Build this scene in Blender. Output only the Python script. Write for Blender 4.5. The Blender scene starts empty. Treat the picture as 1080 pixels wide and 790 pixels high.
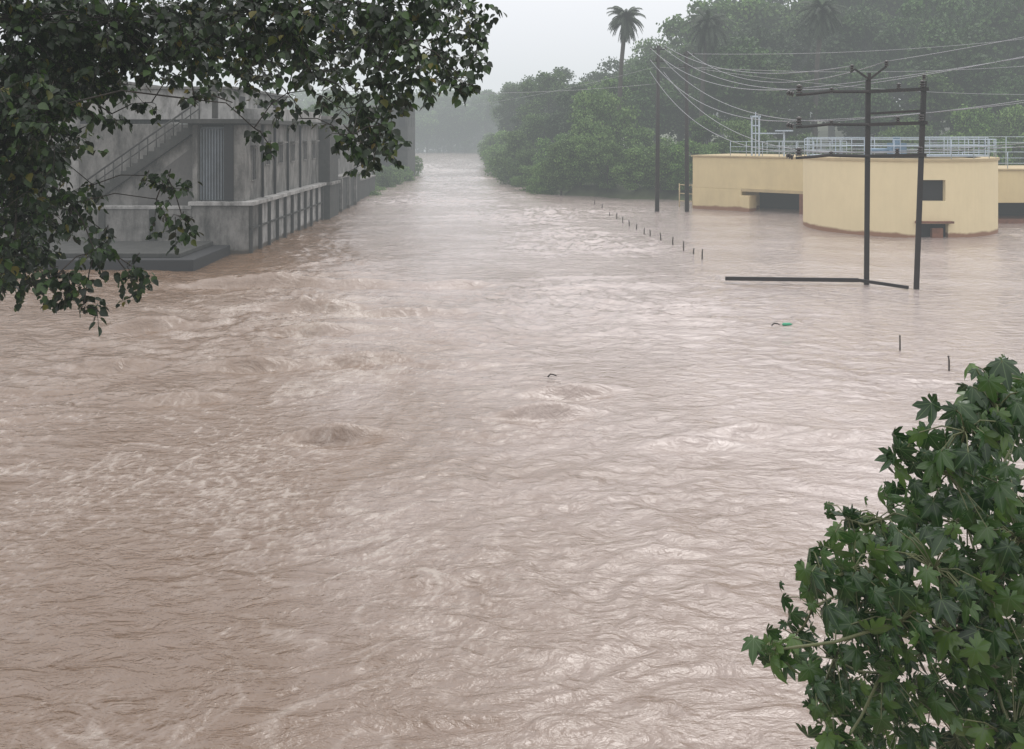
import bpy, math, random
import numpy as np
from mathutils import Vector
random.seed(5); rng=np.random.default_rng(5)
scene=bpy.context.scene
COL=scene.collection
CAMH=6.0; FL=955.
# ---------------------------------------------------------------- helpers
def at(u,v,d):
    """bearing / elevation surveyed from the bridge deck, at distance d (world Y)"""
    return Vector(((u-540.)/FL*d, d, CAMH+(140.-v)/FL*d))
def gpt(u,v):
    d=CAMH*FL/(v-140.); q=at(u,v,d); q.z=0; return q
def nodes_of(m):
    m.use_nodes=True; nt=m.node_tree; nt.nodes.clear(); return nt,nt.nodes,nt.links
def mat(name,col,rough=.8,var=.25,scale=1.5,streak=0.,bump=.15,metal=0.,stain=None,bscale=12,tide=None):
    m=bpy.data.materials.new(name); nt,N,L=nodes_of(m)
    o=N.new('ShaderNodeOutputMaterial'); p=N.new('ShaderNodeBsdfPrincipled'); L.new(p.outputs[0],o.inputs[0])
    tc=N.new('ShaderNodeTexCoord'); n=N.new('ShaderNodeTexNoise'); n.inputs['Scale'].default_value=scale; n.inputs['Detail'].default_value=8
    n.inputs['Roughness'].default_value=.65
    L.new(tc.outputs['Object'],n.inputs['Vector'])
    r=N.new('ShaderNodeValToRGB'); L.new(n.outputs[0],r.inputs[0])
    r.color_ramp.elements[0].position=.3; r.color_ramp.elements[1].position=.7
    r.color_ramp.elements[0].color=(*[c*(1-var) for c in col],1); r.color_ramp.elements[1].color=(*[min(1,c*(1+var)) for c in col],1)
    out=r.outputs[0]
    def mixin(fac,a,c):
        mx=N.new('ShaderNodeMix'); mx.data_type='RGBA'; L.new(fac,mx.inputs[0]); L.new(a,mx.inputs[6]); mx.inputs[7].default_value=(*c,1); return mx.outputs[2]
    if streak>0:
        mp=N.new('ShaderNodeMapping'); mp.inputs['Scale'].default_value=(1.,1.,.4); L.new(tc.outputs['Object'],mp.inputs[0])
        n2=N.new('ShaderNodeTexNoise'); n2.inputs['Scale'].default_value=1.3; n2.inputs['Detail'].default_value=9; n2.inputs['Roughness'].default_value=.72; L.new(mp.outputs[0],n2.inputs['Vector'])
        r2=N.new('ShaderNodeValToRGB'); r2.color_ramp.elements[0].position=.42; r2.color_ramp.elements[1].position=.64; L.new(n2.outputs[0],r2.inputs[0])
        mu=N.new('ShaderNodeMath'); mu.operation='MULTIPLY'; mu.inputs[1].default_value=streak; L.new(r2.outputs[0],mu.inputs[0])
        out=mixin(mu.outputs[0],out,stain or (.05,.05,.045))
    if tide:
        sp=N.new('ShaderNodeSeparateXYZ'); L.new(tc.outputs['Object'],sp.inputs[0]); ma=N.new('ShaderNodeMath'); ma.operation='MULTIPLY_ADD'; ma.inputs[1].default_value=.6; L.new(n.outputs[0],ma.inputs[0]); 
        ng=N.new('ShaderNodeMath'); ng.operation='MULTIPLY'; ng.inputs[1].default_value=-1; L.new(sp.outputs[2],ng.inputs[0]); L.new(ng.outputs[0],ma.inputs[2])
        r3=N.new('ShaderNodeValToRGB'); r3.color_ramp.elements[0].position=0; r3.color_ramp.elements[1].position=.12; L.new(ma.outputs[0],r3.inputs[0]); out=mixin(r3.outputs[0],out,tide)
    L.new(out,p.inputs['Base Color'])
    p.inputs['Roughness'].default_value=rough; p.inputs['Metallic'].default_value=metal
    if bump>0:
        n3=N.new('ShaderNodeTexNoise'); n3.inputs['Scale'].default_value=bscale; n3.inputs['Detail'].default_value=5; L.new(tc.outputs['Object'],n3.inputs['Vector'])
        b=N.new('ShaderNodeBump'); b.inputs['Strength'].default_value=bump; b.inputs['Distance'].default_value=.05; L.new(n3.outputs[0],b.inputs['Height']); L.new(b.outputs[0],p.inputs['Normal'])
    return m
def leafmat(name,c0,c1,c2,rough=.5,transl=.3,vein=None,vr=(.7,1.35),odd=None):
    m=bpy.data.materials.new(name); nt,N,L=nodes_of(m)
    o=N.new('ShaderNodeOutputMaterial'); p=N.new('ShaderNodeBsdfPrincipled'); t=N.new('ShaderNodeBsdfTranslucent'); mx=N.new('ShaderNodeMixShader')
    g=N.new('ShaderNodeNewGeometry'); r=N.new('ShaderNodeValToRGB'); L.new(g.outputs['Random Per Island'],r.inputs[0])
    e=r.color_ramp.elements; e[0].color=(*c0,1); e[1].color=(*(odd or c2),1); k=e.new(.6); k.color=(*c1,1)
    if odd: k=e.new(.96); k.color=(*c2,1)
    out=r.outputs[0]
    oi=N.new('ShaderNodeObjectInfo'); hs=N.new('ShaderNodeHueSaturation'); mr=N.new('ShaderNodeMapRange')
    mr.inputs[3].default_value=vr[0]; mr.inputs[4].default_value=vr[1]; L.new(oi.outputs['Random'],mr.inputs[0]); L.new(mr.outputs[0],hs.inputs['Value']); L.new(out,hs.inputs['Color']); out=hs.outputs[0]
    if vein:
        a=N.new('ShaderNodeAttribute'); a.attribute_name='vein'; rr=N.new('ShaderNodeValToRGB'); rr.color_ramp.elements[0].position=.9; rr.color_ramp.elements[1].position=.98
        L.new(a.outputs['Fac'],rr.inputs[0]); m2=N.new('ShaderNodeMix'); m2.data_type='RGBA'; 
        L.new(rr.outputs[0],m2.inputs[0]); L.new(out,m2.inputs[6]); m2.inputs[7].default_value=(*vein,1); out=m2.outputs[2]
    L.new(out,p.inputs['Base Color']); L.new(out,t.inputs['Color']); p.inputs['Roughness'].default_value=rough
    mx.inputs[0].default_value=transl; L.new(p.outputs[0],mx.inputs[1]); L.new(t.outputs[0],mx.inputs[2]); L.new(mx.outputs[0],o.inputs[0])
    return m
def link(ob,parent=None):
    COL.objects.link(ob)
    if parent: ob.parent=parent
    return ob
def thing(name,loc,label,cat,rotz=0,group=None):
    e=bpy.data.objects.new(name,None); e.location=loc; e.rotation_euler=(0,0,rotz); e.empty_display_size=.5
    e['label']=label; e['category']=cat
    if group: e['group']=group
    return link(e)
def tag(ob,label,cat,group=None):
    ob['label']=label; ob['category']=cat
    if group: ob['group']=group
    return ob
class B:
    def __init__(s): s.v=[]; s.f=[]
    def box(s,x0,x1,y0,y1,z0,z1):
        n=len(s.v)
        s.v+=[(x0,y0,z0),(x1,y0,z0),(x1,y1,z0),(x0,y1,z0),(x0,y0,z1),(x1,y0,z1),(x1,y1,z1),(x0,y1,z1)]
        s.f+=[tuple(n+i for i in q) for q in ((3,2,1,0),(4,5,6,7),(0,1,5,4),(1,2,6,5),(2,3,7,6),(3,0,4,7))]
        return s
    def beam(s,p0,p1,w,h):
        p0=Vector(p0);p1=Vector(p1);d=(p1-p0).normalized(); up=Vector((0,0,1)) if abs(d.z)<.95 else Vector((0,1,0))
        a=d.cross(up).normalized()*w/2; b=a.cross(d).normalized()*h/2; n=len(s.v)
        for p in (p0,p1):
            for q in (-a-b,a-b,a+b,-a+b): s.v.append(tuple(p+q))
        s.f+=[tuple(n+i for i in q) for q in ((3,2,1,0),(4,5,6,7),(0,1,5,4),(1,2,6,5),(2,3,7,6),(3,0,4,7))]
        return s
    def tube(s,pts,rs,k=8,cap=True):
        n=len(s.v); pts=[Vector(p) for p in pts]
        if not hasattr(rs,'__len__'): rs=[rs]*len(pts)
        for i,p in enumerate(pts):
            d=(pts[min(i+1,len(pts)-1)]-pts[max(i-1,0)]).normalized(); up=Vector((0,0,1)) if abs(d.z)<.9 else Vector((1,0,0))
            a=d.cross(up).normalized(); b=a.cross(d)
            for j in range(k):
                t=2*math.pi*j/k; s.v.append(tuple(p+(a*math.cos(t)+b*math.sin(t))*rs[i]))
        for i in range(len(pts)-1):
            for j in range(k):
                s.f.append((n+i*k+j,n+i*k+(j+1)%k,n+(i+1)*k+(j+1)%k,n+(i+1)*k+j))
        if cap: s.f.append(tuple(n+j for j in range(k))[::-1]); s.f.append(tuple(n+(len(pts)-1)*k+j for j in range(k)))
        return s
    def poly(s,pts):
        n=len(s.v); s.v+=[tuple(p) for p in pts]; s.f.append(tuple(range(n,n+len(pts)))); return s
    def prism(s,pts,y0,y1):
        n=len(s.v);k=len(pts)
        s.v+=[(x,y0,z) for x,z in pts]+[(x,y1,z) for x,z in pts]
        s.f+=[tuple(range(n,n+k)),tuple(range(n+2*k-1,n+k-1,-1))]
        for i in range(k): s.f.append((n+(i+1)%k,n+i,n+k+i,n+k+(i+1)%k))
        return s
    def obj(s,name,m,parent=None,bevel=0,smooth=False,origin=(0,0,0)):
        me=bpy.data.meshes.new(name); o=Vector(origin)
        me.from_pydata([tuple(Vector(v)-o) for v in s.v],[],s.f); me.update()
        me.materials.append(m)
        if smooth: me.polygons.foreach_set('use_smooth',[True]*len(me.polygons))
        ob=bpy.data.objects.new(name,me); link(ob,parent); ob.location=o
        if bevel:
            b=ob.modifiers.new('bevel','BEVEL'); b.width=bevel; b.segments=2
        return ob
def np_mesh(name,V,loops,starts,totals,m,smooth=False,attr=None):
    me=bpy.data.meshes.new(name); me.vertices.add(len(V)); me.vertices.foreach_set('co',V.astype(np.float32).ravel())
    me.loops.add(len(loops)); me.loops.foreach_set('vertex_index',loops.astype(np.int32))
    me.polygons.add(len(starts)); me.polygons.foreach_set('loop_start',starts.astype(np.int32)); me.polygons.foreach_set('loop_total',totals.astype(np.int32))
    if smooth: me.polygons.foreach_set('use_smooth',np.ones(len(starts),bool))
    if attr is not None:
        a=me.attributes.new('vein','FLOAT','POINT'); a.data.foreach_set('value',attr.astype(np.float32))
    me.update(calc_edges=True); me.materials.append(m); return me
def nrm(a): return a/np.maximum(1e-9,np.linalg.norm(a,axis=1,keepdims=True))
def leaves(name,P,D,Nn,size,tv,tf,m,attr=None,smooth=False):
    D=nrm(D); S=nrm(np.cross(Nn,D)); Z=np.cross(D,S); n=len(P); tv=np.array(tv,float); k=len(tv)
    sz=np.asarray(size).reshape(n,1,1) if hasattr(size,'__len__') else size
    V=P[:,None,:]+sz*(tv[None,:,0:1]*D[:,None,:]+tv[None,:,1:2]*S[:,None,:]+tv[None,:,2:3]*Z[:,None,:])
    fl=np.concatenate([np.array(f) for f in tf]); tt=np.array([len(f) for f in tf])
    loops=(fl[None,:]+(np.arange(n)*k)[:,None]).ravel(); totals=np.tile(tt,n); starts=np.concatenate([[0],np.cumsum(totals)[:-1]])
    return np_mesh(name,V.reshape(-1,3),loops,starts,totals,m,smooth,None if attr is None else np.tile(np.array(attr),n))
_perm=rng.permutation(4096)
def pnoise(x,y,seed=0):
    xi=np.floor(x).astype(int); yi=np.floor(y).astype(int); xf=x-xi; yf=y-yi
    def g(i,j,a,b):
        h=_perm[(_perm[(i+seed*57)%4096]+j*1+seed*131)%4096]*(2*math.pi/4096)*7
        return np.cos(h)*a+np.sin(h)*b
    u=xf**3*(xf*(xf*6-15)+10); v=yf**3*(yf*(yf*6-15)+10)
    a=g(xi,yi,xf,yf); b=g(xi+1,yi,xf-1,yf); c=g(xi,yi+1,xf,yf-1); d=g(xi+1,yi+1,xf-1,yf-1)
    return (a*(1-u)+b*u)*(1-v)+(c*(1-u)+d*u)*v
# ---------------------------------------------------------------- camera, light, world
cd=bpy.data.cameras.new('camera'); cam=bpy.data.objects.new('camera',cd); COL.objects.link(cam); scene.camera=cam
cam.location=(0,0,CAMH); cam.rotation_euler=(math.radians(90),0,0); cd.sensor_width=36; cd.lens=FL/1080*36; cd.shift_y=-255/1080; cd.clip_end=5000; cd.clip_start=.1
scene.view_settings.view_transform='Standard'; scene.view_settings.look='None'; scene.view_settings.exposure=0
SE,SR=math.radians(55),math.radians(20)
w=bpy.data.worlds.new("World"); scene.world=w; w.use_nodes=True; N=w.node_tree.nodes; L=w.node_tree.links; N.clear()
wo=N.new('ShaderNodeOutputWorld'); bg=N.new('ShaderNodeBackground'); sk=N.new('ShaderNodeTexSky'); sk.sky_type='NISHITA'; sk.sun_disc=False
sk.sun_elevation=SE; sk.sun_rotation=SR; sk.air_density=1.; sk.dust_density=4
hs=N.new('ShaderNodeHueSaturation'); hs.inputs['Saturation'].default_value=.2
tcw=N.new('ShaderNodeTexCoord'); sx=N.new('ShaderNodeSeparateXYZ'); L.new(tcw.outputs['Generated'],sx.inputs[0])
cr=N.new('ShaderNodeValToRGB'); L.new(sx.outputs[2],cr.inputs[0]); cr.color_ramp.elements[0].position=0; cr.color_ramp.elements[0].color=(.47,.47,.50,1); cr.color_ramp.elements[1].position=1; cr.color_ramp.elements[1].color=(1.1,1.08,1.08,1)
k=cr.color_ramp.elements.new(.17); k.color=(.55,.55,.585,1)
vm=N.new('ShaderNodeVectorMath'); vm.operation='SCALE'; vm.inputs['Scale'].default_value=18.5; L.new(cr.outputs[0],vm.inputs[0])
mx=N.new('ShaderNodeMix'); mx.data_type='RGBA'; mx.inputs[0].default_value=.88
L.new(sk.outputs[0],hs.inputs['Color']); L.new(hs.outputs[0],mx.inputs[6]); L.new(vm.outputs[0],mx.inputs[7]); L.new(mx.outputs[2],bg.inputs[0]); bg.inputs[1].default_value=.115; L.new(bg.outputs[0],wo.inputs[0])
sd=bpy.data.lights.new('sun','SUN'); sd.energy=.8; sd.angle=math.radians(25); sd.color=(1,.97,.93); so=bpy.data.objects.new('sun',sd); COL.objects.link(so)
sdir=Vector((math.sin(SR)*math.cos(SE),math.cos(SR)*math.cos(SE),math.sin(SE))); so.rotation_euler=sdir.to_track_quat('Z','Y').to_euler()
b=B().box(-450,450,-60,900,-3,60)
SIG=.0018
mm=bpy.data.materials.new('glowing_mist'); nt,N,L=nodes_of(mm); o=N.new('ShaderNodeOutputMaterial'); va=N.new('ShaderNodeVolumeAbsorption'); va.inputs['Color'].default_value=(0,0,0,1); va.inputs['Density'].default_value=SIG
ve=N.new('ShaderNodeEmission'); ve.inputs['Color'].default_value=(.72,.765,.78,1); ve.inputs['Strength'].default_value=SIG; ad=N.new('ShaderNodeAddShader')  # haze light put in as volume emission in place of scattering
L.new(va.outputs[0],ad.inputs[0]); L.new(ve.outputs[0],ad.inputs[1]); L.new(ad.outputs[0],o.inputs['Volume'])
mist=b.obj('mist',mm); mist['kind']='structure'
# ---------------------------------------------------------------- water
def smooth(a,b,x):
    t=np.clip((x-a)/(b-a),0,1); return t*t*(3-2*t)
ys=np.concatenate([np.linspace(-12,5,40,endpoint=False), 5*np.exp(np.linspace(0,math.log(620/5.),1150))])
nc=800; s=np.linspace(-1,1,nc); 
Yg,Sg=np.meshgrid(ys,s,indexing='ij'); Xg=Sg*(np.abs(Yg)*.72+9); 
wx=Xg+3.2*pnoise(Xg*.13,Yg*.13,3)+1.0*pnoise(Xg*.4,Yg*.4,13); wy=Yg+3.2*pnoise(Xg*.13,Yg*.13,4)+1.0*pnoise(Xg*.4,Yg*.4,14)
far=smooth(12,45,Yg)
def ridge(n_): return 1-np.abs(n_)*2.4
calmr=smooth(3,13,Xg)*smooth(14,28,Yg)
mod=.2+2.2*np.clip(pnoise(Xg*.11+.02*Yg,Yg*.08,9)+.2,0,1)
chop=np.exp(-((Xg+7.5)/5.5)**2-((Yg-29)/7)**2)
mod=mod*(1-.72*calmr)+1.6*chop
h=.10*pnoise(wx*.15,wy*.25,1)
h+=.10*pnoise(wx*.42+wy*.12,wy*.88,2)*mod
h+=.056*ridge(pnoise(wx*.7+.1*wy,wy*1.35,5))*mod
h+=.036*ridge(pnoise(wx*1.5-.15*wy,wy*2.6,8))*mod
h+=.026*pnoise(wx*2.5,wy*4.4,6)*(.4+.6*mod)
h*=(.55+.6*far)
def crest(h,x0,y0,wx_,wy_,a):
    return h+a*np.exp(-((Xg-x0)/wx_)**2)*(np.exp(-((Yg-y0-.12*(Xg-x0))/wy_)**2)-.7*np.exp(-((Yg-y0+wy_*1.6-.12*(Xg-x0))/wy_)**2))
wl=[(355,458,.24),(575,436,.2),(605,413,.16),(800,455,.12),(870,460,.10),(300,300,.26),(330,325,.25),(480,300,.14),(270,385,.18),(160,345,.2),(720,468,.10),(480,610,.05),(240,300,.26),(420,330,.16),(380,380,.14),(200,420,.12),(120,385,.14),(330,350,.2),(380,300,.18)]
for (u,v,a) in wl:
    p=gpt(u,v); d=p.y; h=crest(h,p.x,p.y,.85*d/18,.21*d/18,a*min(1.25,d/18))
def streaks(sc,seed,width):
    a=Xg*sc; b_=Yg*sc*1.1; p1=pnoise(a,b_,seed); p2=pnoise(a,b_,seed+1); a2=a+1.7*p1; b2=b_+1.7*p2
    p3=pnoise(a2*1.4,b2*1.4,seed+2); p4=pnoise(a2*1.4,b2*1.4,seed+3)
    n_=pnoise(a2*1.2+1.4*p3,b2*1.2+1.4*p4,seed+4)+.35*pnoise(a2*3+2*p3,b2*3+2*p4,seed+5)
    return np.clip(1-np.abs(n_)/width,0,1)**1.3
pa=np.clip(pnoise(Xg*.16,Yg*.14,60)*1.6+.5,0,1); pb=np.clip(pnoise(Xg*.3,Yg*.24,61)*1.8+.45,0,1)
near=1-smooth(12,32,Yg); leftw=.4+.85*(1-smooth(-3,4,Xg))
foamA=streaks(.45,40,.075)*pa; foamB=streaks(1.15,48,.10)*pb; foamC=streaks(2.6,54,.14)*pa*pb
foam_sheen=np.clip(foamA+foamB*(.4+.6*near)+foamC*near,0,1)*(.25+.75*near)*leftw
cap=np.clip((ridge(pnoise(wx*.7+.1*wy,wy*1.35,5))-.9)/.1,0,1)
foam_sheen=np.clip(foam_sheen+.5*cap*np.clip(mod-.9,0,1)+.8*chop*np.clip(pnoise(wx*.7,wy*1.1,77)*2+.35,0,1),0,1)  # chop term paints the bright sky-reflection patch in as foam whiteness
h+=.010*foam_sheen*near
V=np.stack([Xg,Yg,h],-1).reshape(-1,3); nr=len(ys)
I=(np.arange(nr-1)[:,None]*nc+np.arange(nc-1)[None,:]).ravel()
loops=np.stack([I,I+1,I+nc+1,I+nc],-1).ravel(); F=len(I)
wm=bpy.data.materials.new('muddy_flood_water'); nt,N,L=nodes_of(wm)
o=N.new('ShaderNodeOutputMaterial'); p=N.new('ShaderNodeBsdfPrincipled'); L.new(p.outputs[0],o.inputs[0])
tc=N.new('ShaderNodeTexCoord')
def noise(scale,detail,dist,vec,rough=.6):
    n=N.new('ShaderNodeTexNoise'); n.inputs['Scale'].default_value=scale; n.inputs['Detail'].default_value=detail; n.inputs['Distortion'].default_value=dist; n.inputs['Roughness'].default_value=rough; L.new(vec,n.inputs['Vector']); return n.outputs[0]
def mapping(sc,rot=0):
    mp=N.new('ShaderNodeMapping'); mp.inputs['Scale'].default_value=sc; mp.inputs['Rotation'].default_value=(0,0,rot); L.new(tc.outputs['Object'],mp.inputs[0]); return mp.outputs[0]
def ramp(x,a,b_,c0=(0,0,0,1),c1=(1,1,1,1)):
    r=N.new('ShaderNodeValToRGB'); r.color_ramp.elements[0].position=a; r.color_ramp.elements[1].position=b_; r.color_ramp.elements[0].color=c0; r.color_ramp.elements[1].color=c1; L.new(x,r.inputs[0]); return r.outputs[0]
def math_(op,a,b_):
    n=N.new('ShaderNodeMath'); n.operation=op
    for i,x in enumerate((a,b_)):
        if isinstance(x,(int,float)): n.inputs[i].default_value=x
        else: L.new(x,n.inputs[i])
    return n.outputs[0]
def mixc(f,a,b_):
    m_=N.new('ShaderNodeMix'); m_.data_type='RGBA'
    for i,x in ((0,f),(6,a),(7,b_)):
        if isinstance(x,tuple): m_.inputs[i].default_value=(*x,1)
        elif isinstance(x,float): m_.inputs[i].default_value=x
        else: L.new(x,m_.inputs[i])
    return m_.outputs[2]
sp=N.new('ShaderNodeSeparateXYZ'); L.new(tc.outputs['Object'],sp.inputs[0])
bl=math_('ADD',math_('MULTIPLY',sp.outputs[0],.085),math_('MULTIPLY',sp.outputs[1],.020))
bl=math_('ADD',bl,math_('MULTIPLY',math_('SUBTRACT',noise(.19,5,.9,mapping((1,.8,1))),.5),1.3))
silt_reflection=ramp(bl,0.0,.85)  # near-left brown holds silt plus the tree's dark reflection painted in
bl2=math_('ADD',bl,.45)
base=mixc(silt_reflection,(.145,.084,.046),(.365,.303,.277))
boil=ramp(noise(.28,5,1.0,mapping((1,.55,1)),.6),.3,.7)
base=mixc(math_('MULTIPLY',math_('SUBTRACT',1.0,boil),.28),base,(.15,.10,.072))
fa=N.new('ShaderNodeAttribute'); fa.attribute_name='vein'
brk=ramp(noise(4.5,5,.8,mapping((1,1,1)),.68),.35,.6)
foam_sheen_n=math_('MULTIPLY',fa.outputs['Fac'],math_('ADD',math_('MULTIPLY',brk,.75),.25))
L.new(mixc(math_('MULTIPLY',foam_sheen_n,.62),base,(.47,.41,.36)),p.inputs['Base Color'])
L.new(math_('ADD',math_('MULTIPLY',foam_sheen_n,.35),.1),p.inputs['Roughness']); p.inputs['IOR'].default_value=1.72
calm=math_('ADD',math_('MULTIPLY',boil,.75),.25)
hb=math_('ADD',math_('MULTIPLY',noise(1.4,5,.9,mapping((1,1.9,1),.15),.55),.8),math_('MULTIPLY',math_('MULTIPLY',noise(5.2,4,.5,mapping((1,1.7,1),-.1),.6),.36),calm))
bp=N.new('ShaderNodeBump'); bp.inputs['Strength'].default_value=.8; bp.inputs['Distance'].default_value=.15; L.new(hb,bp.inputs['Height']); L.new(bp.outputs[0],p.inputs['Normal'])
me=np_mesh('water',V,loops,np.arange(F)*4,np.full(F,4),wm,True,attr=foam_sheen.ravel()); water=bpy.data.objects.new('water',me); link(water); water['kind']='structure'
# ---------------------------------------------------------------- ground
ax=np.concatenate([-160*np.exp(np.linspace(math.log(12),0,12)), np.arange(-156,157,3.), 160*np.exp(np.linspace(0,math.log(12),12))])
ay=np.concatenate([np.array([-1500,-600,-200,-80.]),np.arange(-40,420,3.),430*np.exp(np.linspace(0,math.log(6),12))])
AY,AX=np.meshgrid(ay,ax,indexing='ij')
def gfun(x,y):
    r=np.interp(y,[70,78,80,87,132,238,330,420],[60,60,13,2.2,-2.0,-5,-30,-60]); l=np.interp(y,[0,66,120,238,330,420],[-16,-16,-14,-27,-45,-61])
    return -2.2+3.2*smooth(-1.5,2.5,x-r)*smooth(76,82,y)+3.0*smooth(-1.0,3,l-x)*smooth(62,68,y)+2.9*smooth(8,40,l-x)+7.5*smooth(10,60,x-r)*smooth(90,160,y)
G=gfun(AX,AY)+.35*pnoise(AX*.08,AY*.08,20)
V=np.stack([AX,AY,G],-1).reshape(-1,3); nc2=len(ax)
I=(np.arange(len(ay)-1)[:,None]*nc2+np.arange(nc2-1)[None,:]).ravel(); loops=np.stack([I,I+1,I+nc2+1,I+nc2],-1).ravel(); F=len(I)
gm=mat('wet_earth_and_grass',(.07,.085,.04),.95,.5,.3,0,.6,bscale=2)
me=np_mesh('ground',V,loops,np.arange(F)*4,np.full(F,4),gm,True); gr=bpy.data.objects.new('ground',me); link(gr); gr['kind']='structure'
def gz(x,y): return float(gfun(np.float64(x),np.float64(y)))-.2
# ---------------------------------------------------------------- materials
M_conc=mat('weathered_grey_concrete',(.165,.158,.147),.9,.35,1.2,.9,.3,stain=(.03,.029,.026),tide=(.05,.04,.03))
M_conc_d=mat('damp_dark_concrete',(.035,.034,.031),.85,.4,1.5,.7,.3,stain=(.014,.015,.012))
M_plaster=mat('pale_stained_plaster',(.31,.302,.29),.85,.18,.9,.85,.15,stain=(.06,.058,.053),tide=(.06,.047,.035))
M_yellow=mat('pale_yellow_paint',(.68,.57,.355),.75,.04,.4,.25,.05,stain=(.57,.47,.285),tide=(.24,.125,.07))
M_yellow_shade=mat('shaded_yellow_paint',(.60,.49,.28),.75,.05,.4,.35,.05,stain=(.47,.375,.21),tide=(.24,.125,.07))  # shaded copy of the yellow paint, darkened so the blocks sit back
M_yedge=mat('dull_yellow_trim',(.42,.33,.19),.8,.1,1,.2,.1,stain=(.22,.18,.11))
M_rust=mat('reddish_brown_brick',(.17,.075,.045),.85,.3,3,.3,.1,stain=(.07,.03,.02))
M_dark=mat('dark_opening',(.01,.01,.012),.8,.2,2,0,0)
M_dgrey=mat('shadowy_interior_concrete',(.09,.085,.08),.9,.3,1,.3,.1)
M_shut=mat('galvanised_shutter_metal',(.12,.135,.15),.5,.2,2,.5,0,.2)
M_steel=mat('rusty_dark_steel',(.007,.005,.005),.6,.4,3,.4,.1,.1,stain=(.028,.009,.006))
M_rail=mat('pale_painted_rail',(.38,.44,.50),.5,.1,3,0,0)
M_blue=mat('blue_painted_equipment',(.14,.22,.30),.5,.2,3,.2,0)
M_porc=mat('brown_porcelain',(.02,.012,.011),.25,.1,4,0,0)
M_wire=mat('aluminium_wire',(.26,.26,.28),.45,.05,3,0,0,.2)
M_post=mat('mossy_concrete_post',(.06,.048,.04),.9,.3,4,0,.1)
M_bark=mat('dark_wet_bark',(.03,.024,.02),.9,.4,5,.4,.5)
M_fbark=mat('grey_tree_bark',(.045,.038,.032),.9,.3,3,0,.2)
M_stem=mat('green_brown_stem',(.1,.11,.045),.6,.3,5,0,.1)
# ---------------------------------------------------------------- riverside building
O=(-13,44.7,0)
bld=thing('riverside_building',O,'grey stained concrete two-storey building with buttressed plinth standing in flood','building')
def rb(x0,x1,y0,y1,z0,z1): return (x0+13,x1+13,y0-44.7,y1-44.7,z0,z1)
B().box(*rb(-22.5,-13.25,47,62,-1.5,6.45)).box(*rb(-13.9,-13.25,44.9,47,2.45,6.4)).box(*rb(-15.85,-15.6,44.9,47,2.45,6.4)).obj('wall',M_conc,bld,.02)
B().box(*rb(-13.25,-12.98,47,62,-1.5,2.4)).obj('plinth',M_plaster,bld,.02)
B().box(*rb(-15.8,-13.0,44.7,46.99,-1.5,2.4)).obj('corner_block',M_conc,bld,.02)
for i in range(11):
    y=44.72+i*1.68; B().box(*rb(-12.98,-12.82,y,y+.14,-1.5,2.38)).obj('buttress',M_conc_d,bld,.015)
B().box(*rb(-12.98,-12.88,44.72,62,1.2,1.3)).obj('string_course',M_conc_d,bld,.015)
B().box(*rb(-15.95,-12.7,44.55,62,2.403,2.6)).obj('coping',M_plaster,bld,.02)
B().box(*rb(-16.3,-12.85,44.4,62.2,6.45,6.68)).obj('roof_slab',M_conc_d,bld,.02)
B().box(*rb(-13.3,-13.05,50.2,62.0,6.682,7.35)).box(*rb(-16,-13.3,50.2,50.45,6.682,7.35)).obj('parapet',M_plaster,bld,.02)
B().box(*rb(-22.5,-14.9,48,60,6.7,8.3)).obj('upper_wall',M_plaster,bld,.02)
B().box(*rb(-22.8,-14.7,47.8,60.2,8.3,8.45)).obj('upper_roof',M_conc,bld,.02)
B().box(*rb(-15.6,-13.9,46.2,46.3,2.62,6.4)).obj('dark_recess_sheet',M_dark,bld)
c=B(); n=9
for i in range(n):
    x=-15.55+i*(1.3/n); c.box(*rb(x,x+1.3/n*.55,45.14,45.26,2.65,6.2))
c.box(*rb(-15.56,-14.24,45.25,45.3,2.63,6.3)); c.obj('shutter',M_shut,bld)
B().box(*rb(-14.24,-13.8,44.75,45.1,2.63,6.44)).obj('pillar',M_dark,bld)
B().box(*rb(-14.75,-14.5,44.5,44.7,6.7,8.5)).obj('roof_post',M_conc_d,bld)
for y,z0,z1,w_ in ((46.0,3.6,5.2,.7),(48.6,4.3,5.3,.8),(51.4,4.3,5.3,.8),(54.2,4.3,5.3,.8),(57.4,4.3,5.3,.8),(60.0,4.3,5.3,.8)):
    wd=B().box(*rb(-13.26,-13.235,y,y+w_,z0,z1)).obj('window',M_dark,bld)
    f=B(); 
    for (a,b_,cz,dz) in ((y-.06,y,z0-.06,z1+.06),(y+w_,y+w_+.06,z0-.06,z1+.06),(y,y+w_,z1,z1+.06),(y,y+w_,z0-.06,z0),(y+w_/2-.015,y+w_/2+.015,z0,z1)): f.box(*rb(-13.25,-13.19,a,b_,cz,dz))
    f.obj('frame',M_conc,wd)
    B().box(*rb(-13.25,-12.95,y-.15,y+w_+.15,z1+.12,z1+.19)).obj('sunshade',M_conc,wd)
for y in (47.8,50.3,53.2,56.3): 
    B().tube([(-13.16+13,y-44.7,2.6),(-13.16+13,y-44.7,6.45)],.07).obj('drainpipe',M_dark,bld,smooth=True)
for y in (49.5,53,56.5):
    B().box(*rb(-14.91,-14.88,y,y+1.0,7.4,8.0)).obj('upper_window',M_dark,bld)
st=thing('concrete_staircase',(-21.3,46.0,0),'grey concrete outdoor staircase with metal railing against the building','staircase')
ns=20; z0=2.7; dx=5.6/ns; dz=3.95/ns
pts=[(0,z0-.4),(0,z0)]
for i in range(ns): pts+=[(i*dx,z0+(i+1)*dz),((i+1)*dx,z0+(i+1)*dz)]
pts+=[(5.6,z0+3.95-.45)]
B().prism(pts,-.6,.55).obj('flight',M_conc_d,st)
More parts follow.
